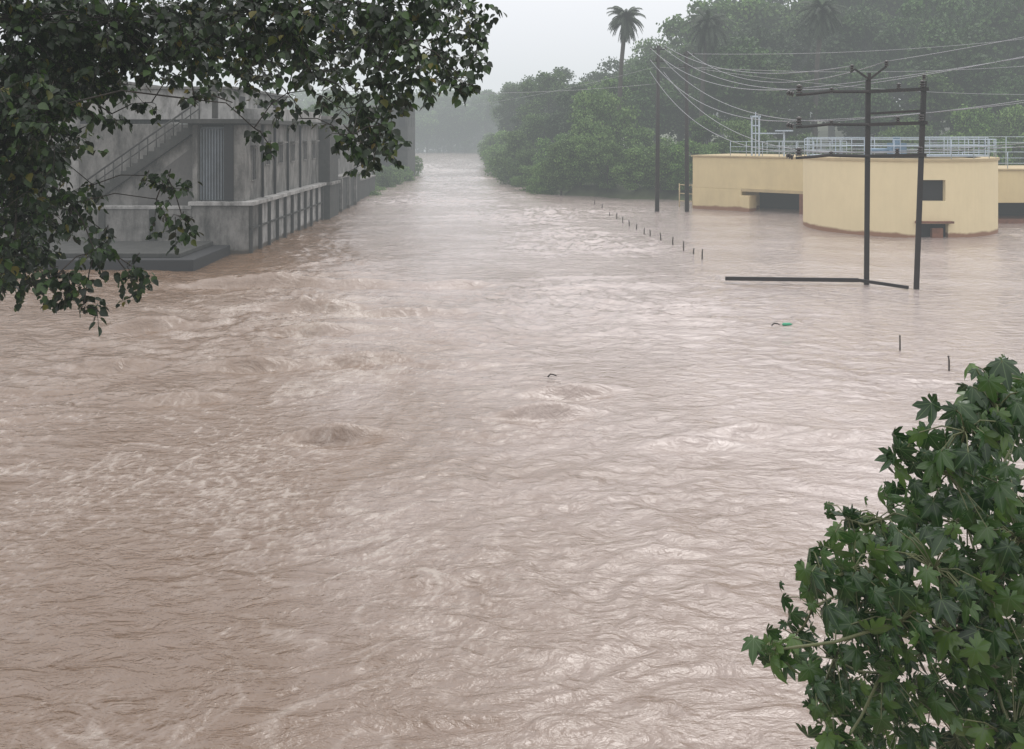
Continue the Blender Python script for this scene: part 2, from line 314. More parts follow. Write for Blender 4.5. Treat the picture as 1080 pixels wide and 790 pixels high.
B().prism([(0,-1.5),(0,z0-.42),(5.5,z0+3.95-.47),(5.5,-1.5)],-.25,.45).obj('supporting_wall',M_conc,st)
B().prism([(2.4,.3),(2.4,3.2),(5.2,5.3),(5.2,.3)],-.27,-.252).obj('dark_recess_sheet',M_dgrey,st)  # flat sheet on the wall face; recess shade painted as darker concrete
r=B(); r.tube([(0,-.55,z0+.95),(5.6,-.55,z0+3.95+.95)],.045); r.tube([(0,-.55,z0+.55),(5.6,-.55,z0+3.95+.55)],.03)
for i in range(14): x=i*5.6/13; zz=z0+x/5.6*3.95; r.tube([(x,-.55,zz-.1),(x,-.55,zz+.95)],.032)
r.obj('railing',M_conc_d,st,smooth=True)
c=thing('annex_wall',(-19,45.0,0),'low damp grey concrete annex wall beside the staircase','wall')
B().box(-7,3.1,0,.35,-1.5,2.2).obj('wall',M_conc,c,.02); B().box(-7,3.1,-.06,.41,2.202,2.36).obj('coping',M_plaster,c,.02)
for (a,b_,z1) in ((-4.6,-3.8,2.0),(-1.5,-1.2,2.2),(1.0,1.3,2.2)): B().box(a,b_,-.14,.1,-1.5,z1-.01).obj('pilaster',M_conc_d,c,.01)
c=thing('stepped_platform',(-17.5,41,0),'dark wet concrete riverside platform with stepped edge just above flood','platform')
B().box(-4.8,3.7,-1.8,3.4,-1.5,.5).obj('slab',M_dark,c,.04)
B().box(-4.9,2.9,-1.2,3.3,.502,.7).obj('step',M_conc_d,c,.03)
c=thing('rear_house',(-24,55,0),'pale plastered house with flat roof behind staircase','house')
B().box(-9,1.3,-3,7,-1,8.8).obj('wall',M_plaster,c,.03)
B().box(-9.4,1.6,-3.4,7.4,8.8,9.0).obj('roof',M_conc,c,.03)
for x in (-6.5,-3.5,-.8):
    for z in (3.0,6.0):
        wd=B().box(x,x+1.1,-3.03,-2.99,z,z+1.3).obj('window',M_dark,c); B().box(x-.15,x+1.25,-3.4,-3.0,z+1.4,z+1.5).obj('sunshade',M_conc,wd)
c=thing('gate_tower',(-13,63.6,0),'tall dark concrete pier at the end of the riverside wall','pier')
B().box(-1.2,.5,-1.4,1.6,-1.5,6.9).obj('shaft',M_conc_d,c,.04); B().box(-1.4,.7,-1.6,1.8,6.9,7.15).obj('cap',M_conc,c,.03)
B().box(-1.3,.65,-1.5,1.7,2.4,2.6).obj('band',M_conc,c,.01)
c=thing('flood_wall',(-13.2,65.2,0),'weathered low concrete river wall with buttresses and coping','wall')
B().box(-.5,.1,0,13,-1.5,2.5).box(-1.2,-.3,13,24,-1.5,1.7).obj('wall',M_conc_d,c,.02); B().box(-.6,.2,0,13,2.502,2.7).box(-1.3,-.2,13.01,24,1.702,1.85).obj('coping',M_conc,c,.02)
for i in range(4): B().box(.1,.32,.4+i*3.1,.75+i*3.1,-1.5,2.49).obj('buttress',M_conc,c,.01)
def house(loc,w,d,h,label,m):
    c=thing('distant_house',loc,label,'house')
    B().box(-w/2,w/2,-d/2,d/2,-1,h).obj('wall',m,c,.03); B().box(-w/2-.3,w/2+.3,-d/2-.3,d/2+.3,h,h+.25).obj('roof',M_conc,c,.02)
    for z in (h-2.4,h-5.4):
        for i in range(3):
            x=-w/2+(i+.5)*w/3-.4; B().box(x,x+.8,-d/2-.03,-d/2,z,z+1.2).obj('window',M_dark,c)
            y=-d/2+(i+.5)*d/3-.4; B().box(w/2,w/2+.03,y,y+.8,z,z+1.2).obj('window',M_dark,c)
house((-15.2,118,0),4.2,9,9.2,'grey three-storey house rising above the riverbank trees',M_conc_d)
house((-17.5,80,0),5.5,9,6.2,'grey flat-roofed house behind the river wall',M_conc)
house((-18.5,98,0),6,8,6.6,'pale flat-roofed house on the riverbank',M_plaster)
# ---------------------------------------------------------------- yellow plant
def arc_wall(b,R,a0,a1,z0,z1,holes,n=120,t=.3):
    zs=sorted({z0,z1,*[q for h_ in holes for q in h_[2:4] if z0<q<z1]}); an=list(np.linspace(a0,a1,n+1))
    for h_ in holes: an+= [h_[0],h_[1]]
    an=sorted(an); p=lambda a,z,r:(r*math.cos(a),r*math.sin(a),z)
    for i in range(len(an)-1):
        am=(an[i]+an[i+1])/2
        if an[i+1]-an[i]<1e-6: continue
        for j in range(len(zs)-1):
            zm=(zs[j]+zs[j+1])/2
            if any(h_[0]<am<h_[1] and h_[2]<zm<h_[3] for h_ in holes): continue
            b.poly([p(an[i],zs[j],R),p(an[i+1],zs[j],R),p(an[i+1],zs[j+1],R),p(an[i],zs[j+1],R)])
    for h_ in holes:
        a,c_,z,y=h_
        for q in (((a,z),(a,y)),((c_,z),(c_,y)),((a,y),(c_,y)),((a,z),(c_,z))):
            b.poly([p(*q[0],R),p(*q[1],R),p(*q[1],R-t),p(*q[0],R-t)])
R=5.65; ca=math.radians(-113.0); wa=ca+math.radians(20)
tank=thing('round_tank',(24.35,57.3,0),'pale yellow round concrete treatment tank with railing standing in floodwater','tank')
b=B(); arc_wall(b,R,ca-math.pi,ca+math.pi,-1.5,4.35,[(wa-.12,wa+.12,2.1,3.3),(wa-.15,wa+.15,-1.5,.8)]); b.obj('wall',M_yellow,tank)
def ring(b,r0,r1,z0,z1,n=120,a0=0,a1=2*math.pi):
    base=len(b.v)
    for i in range(n+1):
        a=a0+(a1-a0)*i/n
        for r_,z in ((r0,z0),(r1,z0),(r1,z1),(r0,z1)): b.v.append((r_*math.cos(a),r_*math.sin(a),z))
    for i in range(n):
        for j in range(4):
            b.f.append((base+i*4+j,base+i*4+(j+1)%4,base+(i+1)*4+(j+1)%4,base+(i+1)*4+j))
b=B(); ring(b,R-.9,R+.08,4.35,4.5); b.obj('rim',M_yedge,tank)
b=B(); b.tube([(0,0,3.9),(0,0,4.0)],R-.9,64); b.obj('tank_floor',M_dgrey,tank)
for (z0_,z1_,aw,nm) in ((2.1,3.3,.12,'window'),(-1.4,.8,.15,'doorway')):
    b=B(); p=lambda a,z,r:(r*math.cos(a),r*math.sin(a),z); b.poly([p(wa-aw,z0_,R-.28),p(wa+aw,z0_,R-.28),p(wa+aw,z1_,R-.28),p(wa-aw,z1_,R-.28)]); b.obj(nm,M_dark,tank)
b=B(); ring(b,R-.1,R+.3,.84,.96,12,wa-.18,wa+.18); 
for aa in (wa-.18,wa+.18): b.poly([(r_*math.cos(aa),r_*math.sin(aa),z) for r_,z in ((R-.1,.84),(R+.3,.84),(R+.3,.96),(R-.1,.96))])
b.obj('canopy',M_rust,tank)
b=B(); ring(b,R-.2,R+.06,-1,.55,6,wa-.02,wa+.09); b.obj('gate_plate',M_rust,tank)
RR=.021
def rail_arc(b,r,a0,a1,z,n,hh=1.1):
    pp=[(r*math.cos(a0+(a1-a0)*i/(n*3)),r*math.sin(a0+(a1-a0)*i/(n*3)),0) for i in range(n*3+1)]
    for k_ in (hh,hh*.66,hh*.33): b.tube([(x,y,z+k_) for x,y,_ in pp],RR,5)
    for i in range(n+1):
        x,y,_=pp[i*3]; b.tube([(x,y,z),(x,y,z+hh)],.028,5)
b=B(); rail_arc(b,R-.1,0,2*math.pi,4.5,22); b.obj('railing',M_rail,tank,smooth=True)
b=B().box(-5.5,5.5,-.6,.6,4.5,4.62)
for y in (-.55,.55):
    for k_ in (1.1,.6): b.tube([(-5.5,y,4.6+k_),(5.5,y,4.6+k_)],RR,5)
    for i in range(7): b.tube([(-5.5+i*1.83,y,4.6),(-5.5+i*1.83,y,5.7)],.026,5)
b.obj('walkway',M_rail,tank)
b=B().box(-.45,.45,-.4,.4,4.62,5.35); b.tube([(0,0,5.35),(0,0,5.75)],.22,10).tube([(-1.8,.2,4.9),(-.45,.2,4.9)],.12,8); b.obj('drive_motor',M_blue,tank)
lb=thing('treatment_block',(14.4,72.2,0),'pale yellow long treatment block with dark open undercroft and railing','building',rotz=math.atan2(-5.8,6.9))
Ln=9.8
B().box(0,Ln,0,7,1.65,4.1).box(0,4.2,0,7,-1.5,1.65).obj('wall',M_yellow_shade,lb,.03)
B().box(-.1,Ln,-.1,7.1,4.103,4.22).obj('coping',M_yedge,lb,.01)
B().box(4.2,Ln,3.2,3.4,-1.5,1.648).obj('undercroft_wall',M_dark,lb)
B().box(4.2,5.0,-.35,.9,-1.5,1.2).obj('pier',M_yellow_shade,lb,.02); B().box(Ln-1.,Ln-.5,-.1,.5,-1.5,1.648).obj('pier',M_rust,lb,.02); B().box(4.2,Ln,-.12,-.003,1.5,1.72).obj('lintel_beam',M_yedge,lb,.01)
b=B()
for y in (.15,6.8):
    for k_ in (1.1,.7,.35): b.tube([(3.2,y,4.22+k_),(Ln,y,4.22+k_)],RR,5)
    for i in range(6): x=3.2+i*(Ln-3.2)/5; b.tube([(x,y,4.2),(x,y,5.32)],.028,5)
b.obj('railing',M_rail,lb,smooth=True)
b=B()
for x in (4.6,5.2,7.2): b.box(x-.05,x+.05,.9,1.0,4.2,7.3 if x<6 else 6.1)
b.box(4.5,5.3,.9,1.04,7.18,7.32).box(4.6,7.2,.92,1.02,5.9,6.0).box(4.6,5.2,.92,1.02,6.5,6.6).box(6.6,7.8,.7,1.2,6.1,6.2); b.tube([(4.9,.97,4.2),(4.9,.97,7.6)],.04,6); b.obj('gate_frame',M_rail,lb)
b=B()
for x in (-1.3,-.7,-.1): b.tube([(x,.2,-1),(x,.2,1.9)],.05,6)
for z in (.5,1.1,1.8): b.tube([(-1.3,.2,z),(-.1,.2,z)],.04,6)
b.obj('ladder_rail',M_yedge,lb,smooth=True)
c=thing('inlet_block',(31.4,60.0,0),'pale yellow inlet block raised over dark openings beside round tank','building')
B().box(0,12,0,6,1.35,3.5).box(4.5,5.2,0,6,-1.5,1.35).obj('wall',M_yellow_shade,c,.03); B().box(0,.7,0,6,-1.5,1.348).obj('pier',M_rust,c,.02)
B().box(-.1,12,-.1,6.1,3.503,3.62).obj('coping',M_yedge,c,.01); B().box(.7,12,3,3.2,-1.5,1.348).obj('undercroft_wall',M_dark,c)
B().box(.7,12,-.25,2.9,-.2,.25).obj('ledge',M_rust,c,.02)
b=B()
for yy_,zb in ((.1,3.62),(5.8,4.6)):
    for k_ in (1.1,.7,.35): b.tube([(-1.5,yy_,zb+k_),(12,yy_,zb+k_)],RR,5)
    for i in range(10): b.tube([(-1.5+i*1.5,yy_,3.6),(-1.5+i*1.5,yy_,zb+1.1)],.028,5)
b.obj('railing',M_rail,c,smooth=True)
# ---------------------------------------------------------------- H-pole
HO=Vector((15.0,35.4,0))
hp=thing('electric_pole',HO,'dark rusty double electric pole with three crossarms standing in flood','electric pole')
A0=Vector((14.0,35.8,-2))-HO; A1=Vector((14.08,35.8,8.1))-HO; Bq0=Vector((15.42,34.7,-2))-HO; Bq1=Vector((15.88,34.9,8.0))-HO
for (p0,p1) in ((A0,A1),(Bq0,Bq1)):
    B().beam(p0,p1,.18,.1).beam(p0+Vector((0,.09,0)),p1+Vector((0,.09,0)),.05,.16).obj('pole',M_steel,hp)
def insul(q,parent,ax=Vector((0,0,1)),s_=1.,n_=3):
    b=B()
    for k_ in range(n_): o_=q+ax*(.06+k_*.075)*s_; b.tube([o_,o_+ax*.03*s_,o_+ax*.075*s_],[.085*s_,.09*s_,.035*s_],8)
    b.obj('insulator',M_porc,parent,smooth=True)
arms=[]; adir=Vector((1,-.35,0)).normalized()
for i,z in enumerate((7.62,6.32,5.08)):
    xl=A0.x+(A1.x-A0.x)*(z+2)/10.1; c0=Vector((xl,A1.y-.12,z)); e0=c0-adir*2.75+Vector((0,0,-.10)); mid=c0-adir*1.5+Vector((0,0,.02))
    t=(z+2)/10.; bx=Bq0.lerp(Bq1,t); e1=bx+Vector((.15,-.12,.03)); e1.z=z+.06
    B().tube([e0,e0.lerp(mid,.5)+Vector((0,0,-.01)),mid,c0],[.06,.065,.07,.07],6).beam(c0,e1,.13,.13).obj('crossarm',M_steel,hp); arms.append((e0,c0,e1))
    insul(e0+adir*.12+Vector((0,0,.0)),hp,s_=1.5); insul(e0+adir*1.35,hp,s_=1.)
    insul(e0+Vector((-.02,0,0)),hp,ax=(-adir+Vector((0,0,.35))).normalized(),s_=1.3); insul(e1-Vector((.25,0,0)),hp,s_=1.2); insul(c0.lerp(e1,.5),hp,s_=1.)
B().beam(A1+Vector((0,-.12,.0)),A1+Vector((-.5,.08,.42)),.08,.08).beam(A1+Vector((0,-.12,.0)),A1+Vector((.6,-.3,.5)),.08,.08).beam(A1+Vector((-.5,.08,.42)),A1+Vector((-.66,.1,.3)),.07,.07).beam(A1+Vector((.0,-.12,0)),A1+Vector((0,-.12,.25)),.1,.1).obj('top_bracket',M_steel,hp)
insul(A1+Vector((-.6,.1,.32)),hp); insul(A1+Vector((.6,-.3,.45)),hp); insul(Bq1,hp,s_=.9)
B().beam(Vector((A1.x,A1.y-.2,6.75)),Vector((Bq1.x,Bq1.y-.15,6.85)),.09,.09).obj('stay_bar',M_steel,hp)
p0=gpt(765,299)-HO; p0.z=.2; p1=gpt(905,300)-HO; p1.z=.17; p2=gpt(958,306)-HO; p2.z=.1
bm=B().beam(p0,p1,.12,.15).beam(p1,p2,.1,.12).obj('steel_beam',M_steel); bm.location=HO; tag(bm,'long dark steel beam lying at the waterline by the electric poles','beam')
def epole(x,y,h,lean=0):
    e=thing('utility_pole',(x,y,0),'slim dark electric pole with short crossarms near the treeline','electric pole',group='electric poles by the bank')
    B().tube([(0,0,-2),(lean,0,h)],[.18,.13],8).obj('pole',M_steel,e,smooth=True)
    for z in (h-.3,h-1.2): B().beam((lean-.6,0,z),(lean+.6,0,z),.08,.08).obj('crossarm',M_steel,e)
    for z in (h-.3,h-1.2):
        for q in (-.55,-.2,.2,.55): B().tube([(lean+q,0,z+.04),(lean+q,0,z+.22)],[.06,.04],6).obj('insulator',M_porc,e)
epole(10.95,68.4,12.6,.1); epole(13.3,68.8,12.2,-.05)
wg='overhead electric wires'
def wire(p0,p1,sag,r=.013):
    p0=Vector(p0);p1=Vector(p1); n=28; pts=[]
    for i in range(n+1):
        t=i/n; q=p0.lerp(p1,t); q.z-=4*sag*t*(1-t); pts.append(q)
    ob=B().tube(pts,r,5).obj('power_line',M_wire,smooth=True,origin=p0); tag(ob,'thin pale overhead wire sagging between electric poles','wire',wg)
for i,(e0,c0,e1) in enumerate(arms):
    for k_,q in enumerate((e0,e0+adir*1.5)):
        wire(q+HO+Vector((0,0,.25)),(10.95+.5*(1 if k_ else -1),68.4,12.4-i*.9),1.0+.25*i,.017)
        wire(q+HO+Vector((0,0,.25)),(40,33+k_*1.0,14.2-i*2.3+k_*.8),.9+.2*i,.015)
wire(A1+HO+Vector((-.62,.1,.55)),(11.5,68.4,12.6),1.0,.017); wire(A1+HO+Vector((.6,-.3,.7)),(40,34,15.8),.8)
wire(A1+HO+Vector((.6,-.3,.7)),(13.3,68.8,12.2),1.5,.017)
wire((-14,60,8.9),(10.9,68.4,9.7),.5,.013); wire((-14,118,9),(10.9,68.4,11),.8,.013); wire((10.9,68.4,11),(13.3,68.8,11),.1,.014)
wire((13.3,68.8,12),(60,75,16.5),1.2,.018); wire((13.3,68.8,11),(60,75,13.5),1.2,.018); wire((13.3,68.8,11),(60,75,10),1.4,.018)
def post(u,v,hh,r=.05):
    q=gpt(u,v); lx,ly=random.uniform(-.05,.05),random.uniform(-.05,.05)
    ob=B().tube([(0,0,-1),(lx*.6,ly,hh*.75),(lx,ly,hh)],[r*1.1,r,r*.8],7).tube([(lx,ly,hh),(lx,ly,hh+.03)],[r*1.25,r*1.1],7).obj('fence_post',M_post,smooth=True); ob.location=q; tag(ob,'short dark fence post poking out of floodwater','post','submerged fence posts')
for (u,v) in ((627,217),(635,222),(643,228),(650,231),(657,235),(664,239),(671,242),(679,246),(686,250),(697,255),(709,260),(721,265),(731,269),(740,274)): post(u,v,random.uniform(.25,.48),r=.035)
post(949,369,.38,r=.022); post(1001,392,.38,r=.022); post(1078,420,.25,r=.022)
M_green=mat('green_plastic',(.03,.3,.16),.3,.1,3,0,0)
q=gpt(830,345); ob=B().tube([(-.13,0,.06),(-.12,0,.08),(.05,0,.09),(.1,0,.09),(.12,0,.09),(.16,0,.09)],[.03,.05,.05,.04,.02,.02],12).obj('plastic_bottle',M_green,smooth=True); ob.location=q; tag(ob,'green plastic bottle floating on muddy floodwater','bottle')
for (u,v,s_) in ((582,401,.1),(607,412,.25),(818,346,.12)):
    q=gpt(u,v); b=B()
    b.tube([(-s_,0,.08),(-s_*.3,.03,.14),(s_*.4,-.02,.14),(s_*1.1,.04,.1)],[.02,s_*.18,s_*.16,.015],7)
    ob=b.obj('driftwood',M_bark,smooth=True); ob.location=q; tag(ob,'small dark piece of driftwood floating on flood','driftwood')
# ---------------------------------------------------------------- distant trees
ML=[leafmat('olive_green_foliage',(.024,.056,.010),(.05,.108,.02),(.11,.18,.04),.7,.3,vr=(.6,1.7)),
    leafmat('deep_green_foliage',(.013,.033,.008),(.03,.068,.016),(.06,.115,.03),.7,.25,vr=(.6,1.7)),
    leafmat('bright_shrub_foliage',(.05,.10,.022),(.09,.165,.038),(.15,.23,.062),.7,.3,vr=(.7,1.45)),
    leafmat('palm_frond_green',(.006,.015,.005),(.014,.030,.009),(.03,.055,.015),.6,.15,vr=(.9,1.1))]
tri=[(-.5,0,0),(.0,.36,.05),(.5,0,0),(0,-.36,.05)]; trf=[(0,1,2),(0,2,3)]
def crown_mesh(seed,rx,rz,zc,ncl,nl,size,m,cr_=(.2,.4)):
    r=np.random.default_rng(seed); C=[];Rr=[]
    while len(C)<ncl:
        p_=r.uniform(-1,1,3)
        if np.linalg.norm(p_)<1 and np.linalg.norm(p_)>.35: C.append(p_*[rx*.85,rx*.85,rz*.85]+[0,0,zc]); Rr.append(r.uniform(*cr_)*rx)
    C=np.array(C);Rr=np.array(Rr); idx=r.choice(ncl,nl,p=Rr**2/np.sum(Rr**2)); d=nrm(r.normal(size=(nl,3))); d[:,2]=np.abs(d[:,2])*np.where(r.random(nl)<.75,1,-1)
    rad=(Rr[idx]*np.minimum(1.6,r.uniform(.5,1.1,nl)+np.abs(r.normal(size=nl))*.13))[:,None]; P_=C[idx]+d*rad*[1,1,.85]
    P_[:,2]=np.maximum(P_[:,2],.1)
    Nn=nrm(d+r.normal(size=(nl,3))*.6); D=nrm(r.normal(size=(nl,3))+[0,0,-.5])
    return leaves('crown',P_,D,Nn,size*r.uniform(.6,1.4,nl),tri,trf,m),C
def trunk_mesh(seed,h,C,r0):
    random.seed(seed); b=B(); top=Vector((random.uniform(-.4,.4),random.uniform(-.4,.4),h))
    b.tube([(0,0,-1),(0,0,h*.4),top],[r0,r0*.8,r0*.55],8,False)
    for k_ in range(0,len(C),max(1,len(C)//8)):
        c=Vector(C[k_]); st_=Vector((0,0,h*.45)).lerp(top,random.random()); b.tube([st_,st_.lerp(c,.5)+Vector((0,0,-.3)),c],[r0*.4,r0*.25,.04],6,False)
    me=bpy.data.meshes.new('trunk'); me.from_pydata(b.v,[],b.f); me.materials.append(M_fbark); return me
kinds=[]
for i in range(6):
    cm,C=crown_mesh(100+i,3.8+.6*(i%3),[5.0,5.6,4.6][i%3],8.8,[20,28,36][i%3],10000,.36,ML[i%2],(.18,.36)); kinds.append((cm,trunk_mesh(i,8,C,.32)))
bush=[]
for i in range(4):
    cm,C=crown_mesh(200+i,3.6,3.6,3.0,34,10000,.25,ML[2 if i!=1 else 0],(.15,.32)); bush.append((cm,trunk_mesh(20+i,3.5,C,.16)))
def put_tree(kind,x,y,s_,sz=None,name='broadleaf_tree',label='dense green broadleaf tree on the flooded riverbank',cat='tree',group='riverbank trees'):
    e=thing(name,(x,y,gz(x,y)),label,cat,rotz=random.uniform(0,6.28),group=group); e.scale=(s_,s_,sz or s_)
    for nm,me in (('crown',kind[0]),('trunk',kind[1])): link(bpy.data.objects.new(nm,me),e)
random.seed(11)
for (x,y,s_) in ((2.9,88,.5),(4.6,86.5,.62),(6.4,86,.75),(8.6,85,.65),(11.2,83.5,.85),(13.4,82.8,.65),(15.4,82.3,.8),(18,82,.7),(2.2,94,.75),(1.5,100,.85),(1.0,107,.85),(0.2,115,.85),(-.5,124,.9),(-.8,134,.9),(-1.5,146,1.0),(5,97,.95),(9,93,1.1),(13,90.5,1.05),(-2,160,1.1),(-3,178,1.2),(-3,198,1.3),(-4,220,1.4),(21,84,.9),(26,83,.95),(31,84,1.0),(37,84,1.0),(43,85,1.1),(49,86,1.1)):
    q_=s_*random.uniform(.8,1.15); put_tree(random.choice(bush),x+random.uniform(-.4,.4),y,q_,q_*random.uniform(.8,1.2),name='riverbank_shrub',label='bushy grey-green shrub at the flooded water edge',cat='shrub',group='riverbank shrubs')
for (x,y,h_) in ((4,112,9.5),(8,108,11),(11.5,106,11.5),(16,105,12),(20,104,13.5),(25,99,15),(2,128,11),(6,124,13),(11,122,15),(17,118,16),(22,114,17),(28,110,19),(34,106,19),(39,104,20),(45,102,21),(51,100,21),(57,100,21),
    (27,125,24),(30,124,24),(37,121,25),(44,118,25),(51,116,26),(58,114,26),(65,116,26),(1,150,13),(7,145,15),(14,142,17),(22,138,20),(3,172,15),(10,168,17),(1,195,16),(9,190,18),(0,222,17),(9,215,18),(-1,250,18),(8,245,18),(28,92,12),(35,93,12.5),(42,92,12),(50,92,13),(58,93,14),(40,140,28),(50,138,28),(60,136,28),(70,138,28),(80,134,28),(75,116,25),(32,140,27),(47,94,15),(38,97,14),(43,108,20),(50,106,20),(55,126,25),(62,152,28),(46,128,25),(20.5,90,8.5),(22.5,88.5,8),(-7,262,17),(-13,268,17),(-19,270,17),(-25,272,17),(-31,268,17)):
    hv=random.uniform(.85,1.1); put_tree(random.choice(kinds),x+random.uniform(-1,1),y+random.uniform(-1.,1.),h_/14*random.uniform(.95,1.15)*(.8 if h_>19 else 1),h_/14*hv)
for (x,y,h_) in ((-17,108,6),(-17.5,112,7),(-19,128,9),(-18,136,9),(-22,150,11),(-25,170,12),(-29,195,13),(-33,225,14),(-36,255,15),(-24,108,9),(-26,140,12),(-33,170,14),(-20,90,7),(-24,88,8),(-28,100,10)):
    put_tree(random.choice(kinds),x,y,h_/14,label='broadleaf tree behind the river wall houses',group='trees on the built-up bank')
for (x,y,s_) in ((-14.2,94,.45),(-14.5,100,.6),(-14.5,106,.65),(-14.2,113,.6),(-15,124,.8),(-13.4,80,.4),(-13.6,86,.45)):
    put_tree(random.choice(bush),x,y,s_,name='riverbank_shrub',label='bushy shrub overhanging the river wall',cat='shrub',group='riverbank shrubs')
r=np.random.default_rng(9); nl=90000; xx=r.uniform(-120,100,nl); yy=r.uniform(275,335,nl); hh=16+6*pnoise(xx*.05,yy*.05,31)*1.6+4*pnoise(xx*.17,yy*.17,32)
zz=hh*r.random(nl)**.55
P_=np.stack([xx,yy,zz],-1); me=leaves('distant_woodland',P_,r.normal(size=P_.shape),r.normal(size=P_.shape)+[0,-.5,.8],r.uniform(.9,2.2,len(P_)),tri,trf,ML[1]); ob=bpy.data.objects.new('distant_woodland',me); link(ob); ob['kind']='stuff'; ob['label']='hazy distant wood closing the river bend'; ob['category']='woodland'
def palm(x,y,h,lab,sc=1.):
    e=thing('palm_tree',(x,y,gz(x,y)),lab,'palm tree',group='palm trees')
    h-=gz(x,y); top=Vector((.5,0,h)); B().tube([(0,0,-1),(-.25,0,h*.35),(.0,0,h*.7),top],[.30,.26,.23,.24],10).obj('trunk',M_fbark,e,smooth=True)
    b=B(); rr=random.Random(int(x*7))
    for i in range(110):
        a=rr.uniform(0,6.28); el=rr.uniform(-1.3,1.3); Lf=rr.uniform(1.8,2.7)*sc; d=Vector((math.cos(a)*math.cos(el),math.sin(a)*math.cos(el),math.sin(el)))
        prev=top.copy(); pts=[prev.copy()]
        for k_ in range(8):
            prev=prev+d*Lf/8; d=(d+Vector((0,0,-.24))).normalized(); pts.append(prev.copy())
        b.tube(pts,[.035,.03,.03,.025,.02,.02,.015,.01,.01],4,False)
        for k_ in range(1,9):
            dd=(pts[k_]-pts[k_-1]).normalized(); sd_=dd.cross(Vector((0,0,1))).normalized()
            for q in (0,.33,.66):
                for sg in (-1,1):
                    s0=pts[k_-1].lerp(pts[k_],q); ln=.7*(1-.06*k_)*sc; tip=s0+(sd_*sg*.7+dd*.6+Vector((0,0,-.6))).normalized()*ln; b.poly([s0-dd*.06,s0+dd*.06,tip])
    b.obj('crown',ML[3],e)
palm(11.8,98,18.3,'tall fan palm with long bare trunk above the hazy treeline'); palm(20.3,96.0,17.3,'large dark palm crown standing among tall trees',1.25); palm(31.0,92,18.2,'palm crown above dense trees',1.15)
# ---------------------------------------------------------------- near hanging tree
M_leaf=leafmat('dark_glossy_leaves',(.005,.013,.003),(.012,.032,.006),(.045,.095,.017),.42,.28,vr=(1,1),odd=(.16,.13,.02))
heart=[(0,0,0),(.5,0,-.05),(1,0,-.12),(.1,.28,.06),(.38,.4,.07),(.7,.24,.02),(.1,-.28,.06),(.38,-.4,.07),(.7,-.24,.02)]
hf=[(0,1,4,3),(1,2,5,4),(0,6,7,1),(1,7,8,2)]
cl=[]
for q in ((20,20,50,54),(70,25,50,52),(120,20,50,48),(170,20,45,42),(220,15,45,38),(265,15,40,31),(310,15,38,26),(355,12,35,22),(400,10,32,19),(445,8,30,16),(485,2,24,10),
  (15,75,48,54),(60,70,42,46),(105,55,36,28),(150,48,34,22),(195,46,30,16),(235,45,28,13),(280,45,26,11),(320,45,24,11),(355,45,24,11),(395,40,24,11),(430,42,24,10),(465,38,20,8),(498,35,15,5),
  (15,125,42,46),(48,115,34,30),(80,85,26,12),(20,175,36,36),(48,165,28,19),(78,140,15,5),(15,220,32,28),(48,215,28,19),(75,215,20,8),(98,195,12,3),
  (15,265,26,17),(5,290,18,9),(45,265,20,10),(60,290,13,4),(82,300,10,3),(88,322,8,2.5),(112,245,13,3),(138,280,12,3.5),(146,302,8,2),(100,265,14,4),(30,298,12,3),
  (178,190,13,3.5),(192,228,10,3),(165,210,8,1.2),(180,245,6,1),(155,185,6,1),(118,120,12,2.5),(135,90,14,3.5),(185,80,15,3),(215,80,14,2.5),(160,108,8,1.3),(205,105,7,1),
  (255,78,15,4),(285,75,15,3.5),(290,108,10,2),(268,135,7,1.2),(303,98,9,1.6),(330,78,15,4),(342,102,10,2),(362,85,19,6),(382,112,18,6),(372,142,14,4),(392,152,15,5),(384,172,9,1.8),(402,132,16,5),(412,152,10,2.5),(415,98,15,5),(398,75,19,7),(432,75,17,6),(455,65,16,5),(472,72,16,5),(488,82,11,3),(448,88,10,2),(500,60,12,3),(505,15,14,4),(245,108,7,1),(318,125,6,.9),(350,132,7,1),(282,150,5,.8),(232,95,8,1.2)): cl.append(q)
for (u,v) in ((-60,40),(-60,120),(-50,200),(-50,260),(-120,80),(-120,180),(40,-50),(120,-60),(210,-50),(300,-50),(390,-45),(470,-35),(60,-130),(170,-130),(280,-120),(380,-110),(-60,-60),(-60,-150),(100,-200),(220,-190)): cl.append((u,v,48,24))  # crown clumps out of view, added to darken the water's reflection
hub=Vector((-7.6,9.6,5.6)); rng2=random.Random(3); cs=[]
for (u,v,r_,n) in cl:
    d=rng2.uniform(8.2,11.0) if v>-20 else rng2.uniform(7.5,12)
    cs.append((at(u,v,d),r_/935*d,n))
TO=Vector((-7.8,9.4,-.4)); tree=thing('overhanging_tree',TO,'large dark leafy tree with drooping branches reaching over floodwater','tree')
br=B(); br.tube([(0,0,-1.5),(.1,0,1.5),(-.1,.1,3.5),hub-TO],[.42,.34,.3,.24],12)
br.tube([hub-TO,hub-TO+Vector((-.6,.2,1.8)),hub-TO+Vector((-.3,.1,3.6))],[.22,.16,.08],8)
nodes=[(hub,0),(hub+Vector((1.2,-.2,.9)),1),(hub+Vector((-.3,.1,3.4)),1)]
br.tube([hub-TO,hub-TO+Vector((.6,-.1,.6)),nodes[1][0]-TO],[.2,.15,.11],8)
LP=[];LD=[];LN=[];LS=[]
order=sorted(cs,key=lambda c:(c[0]-hub).length)
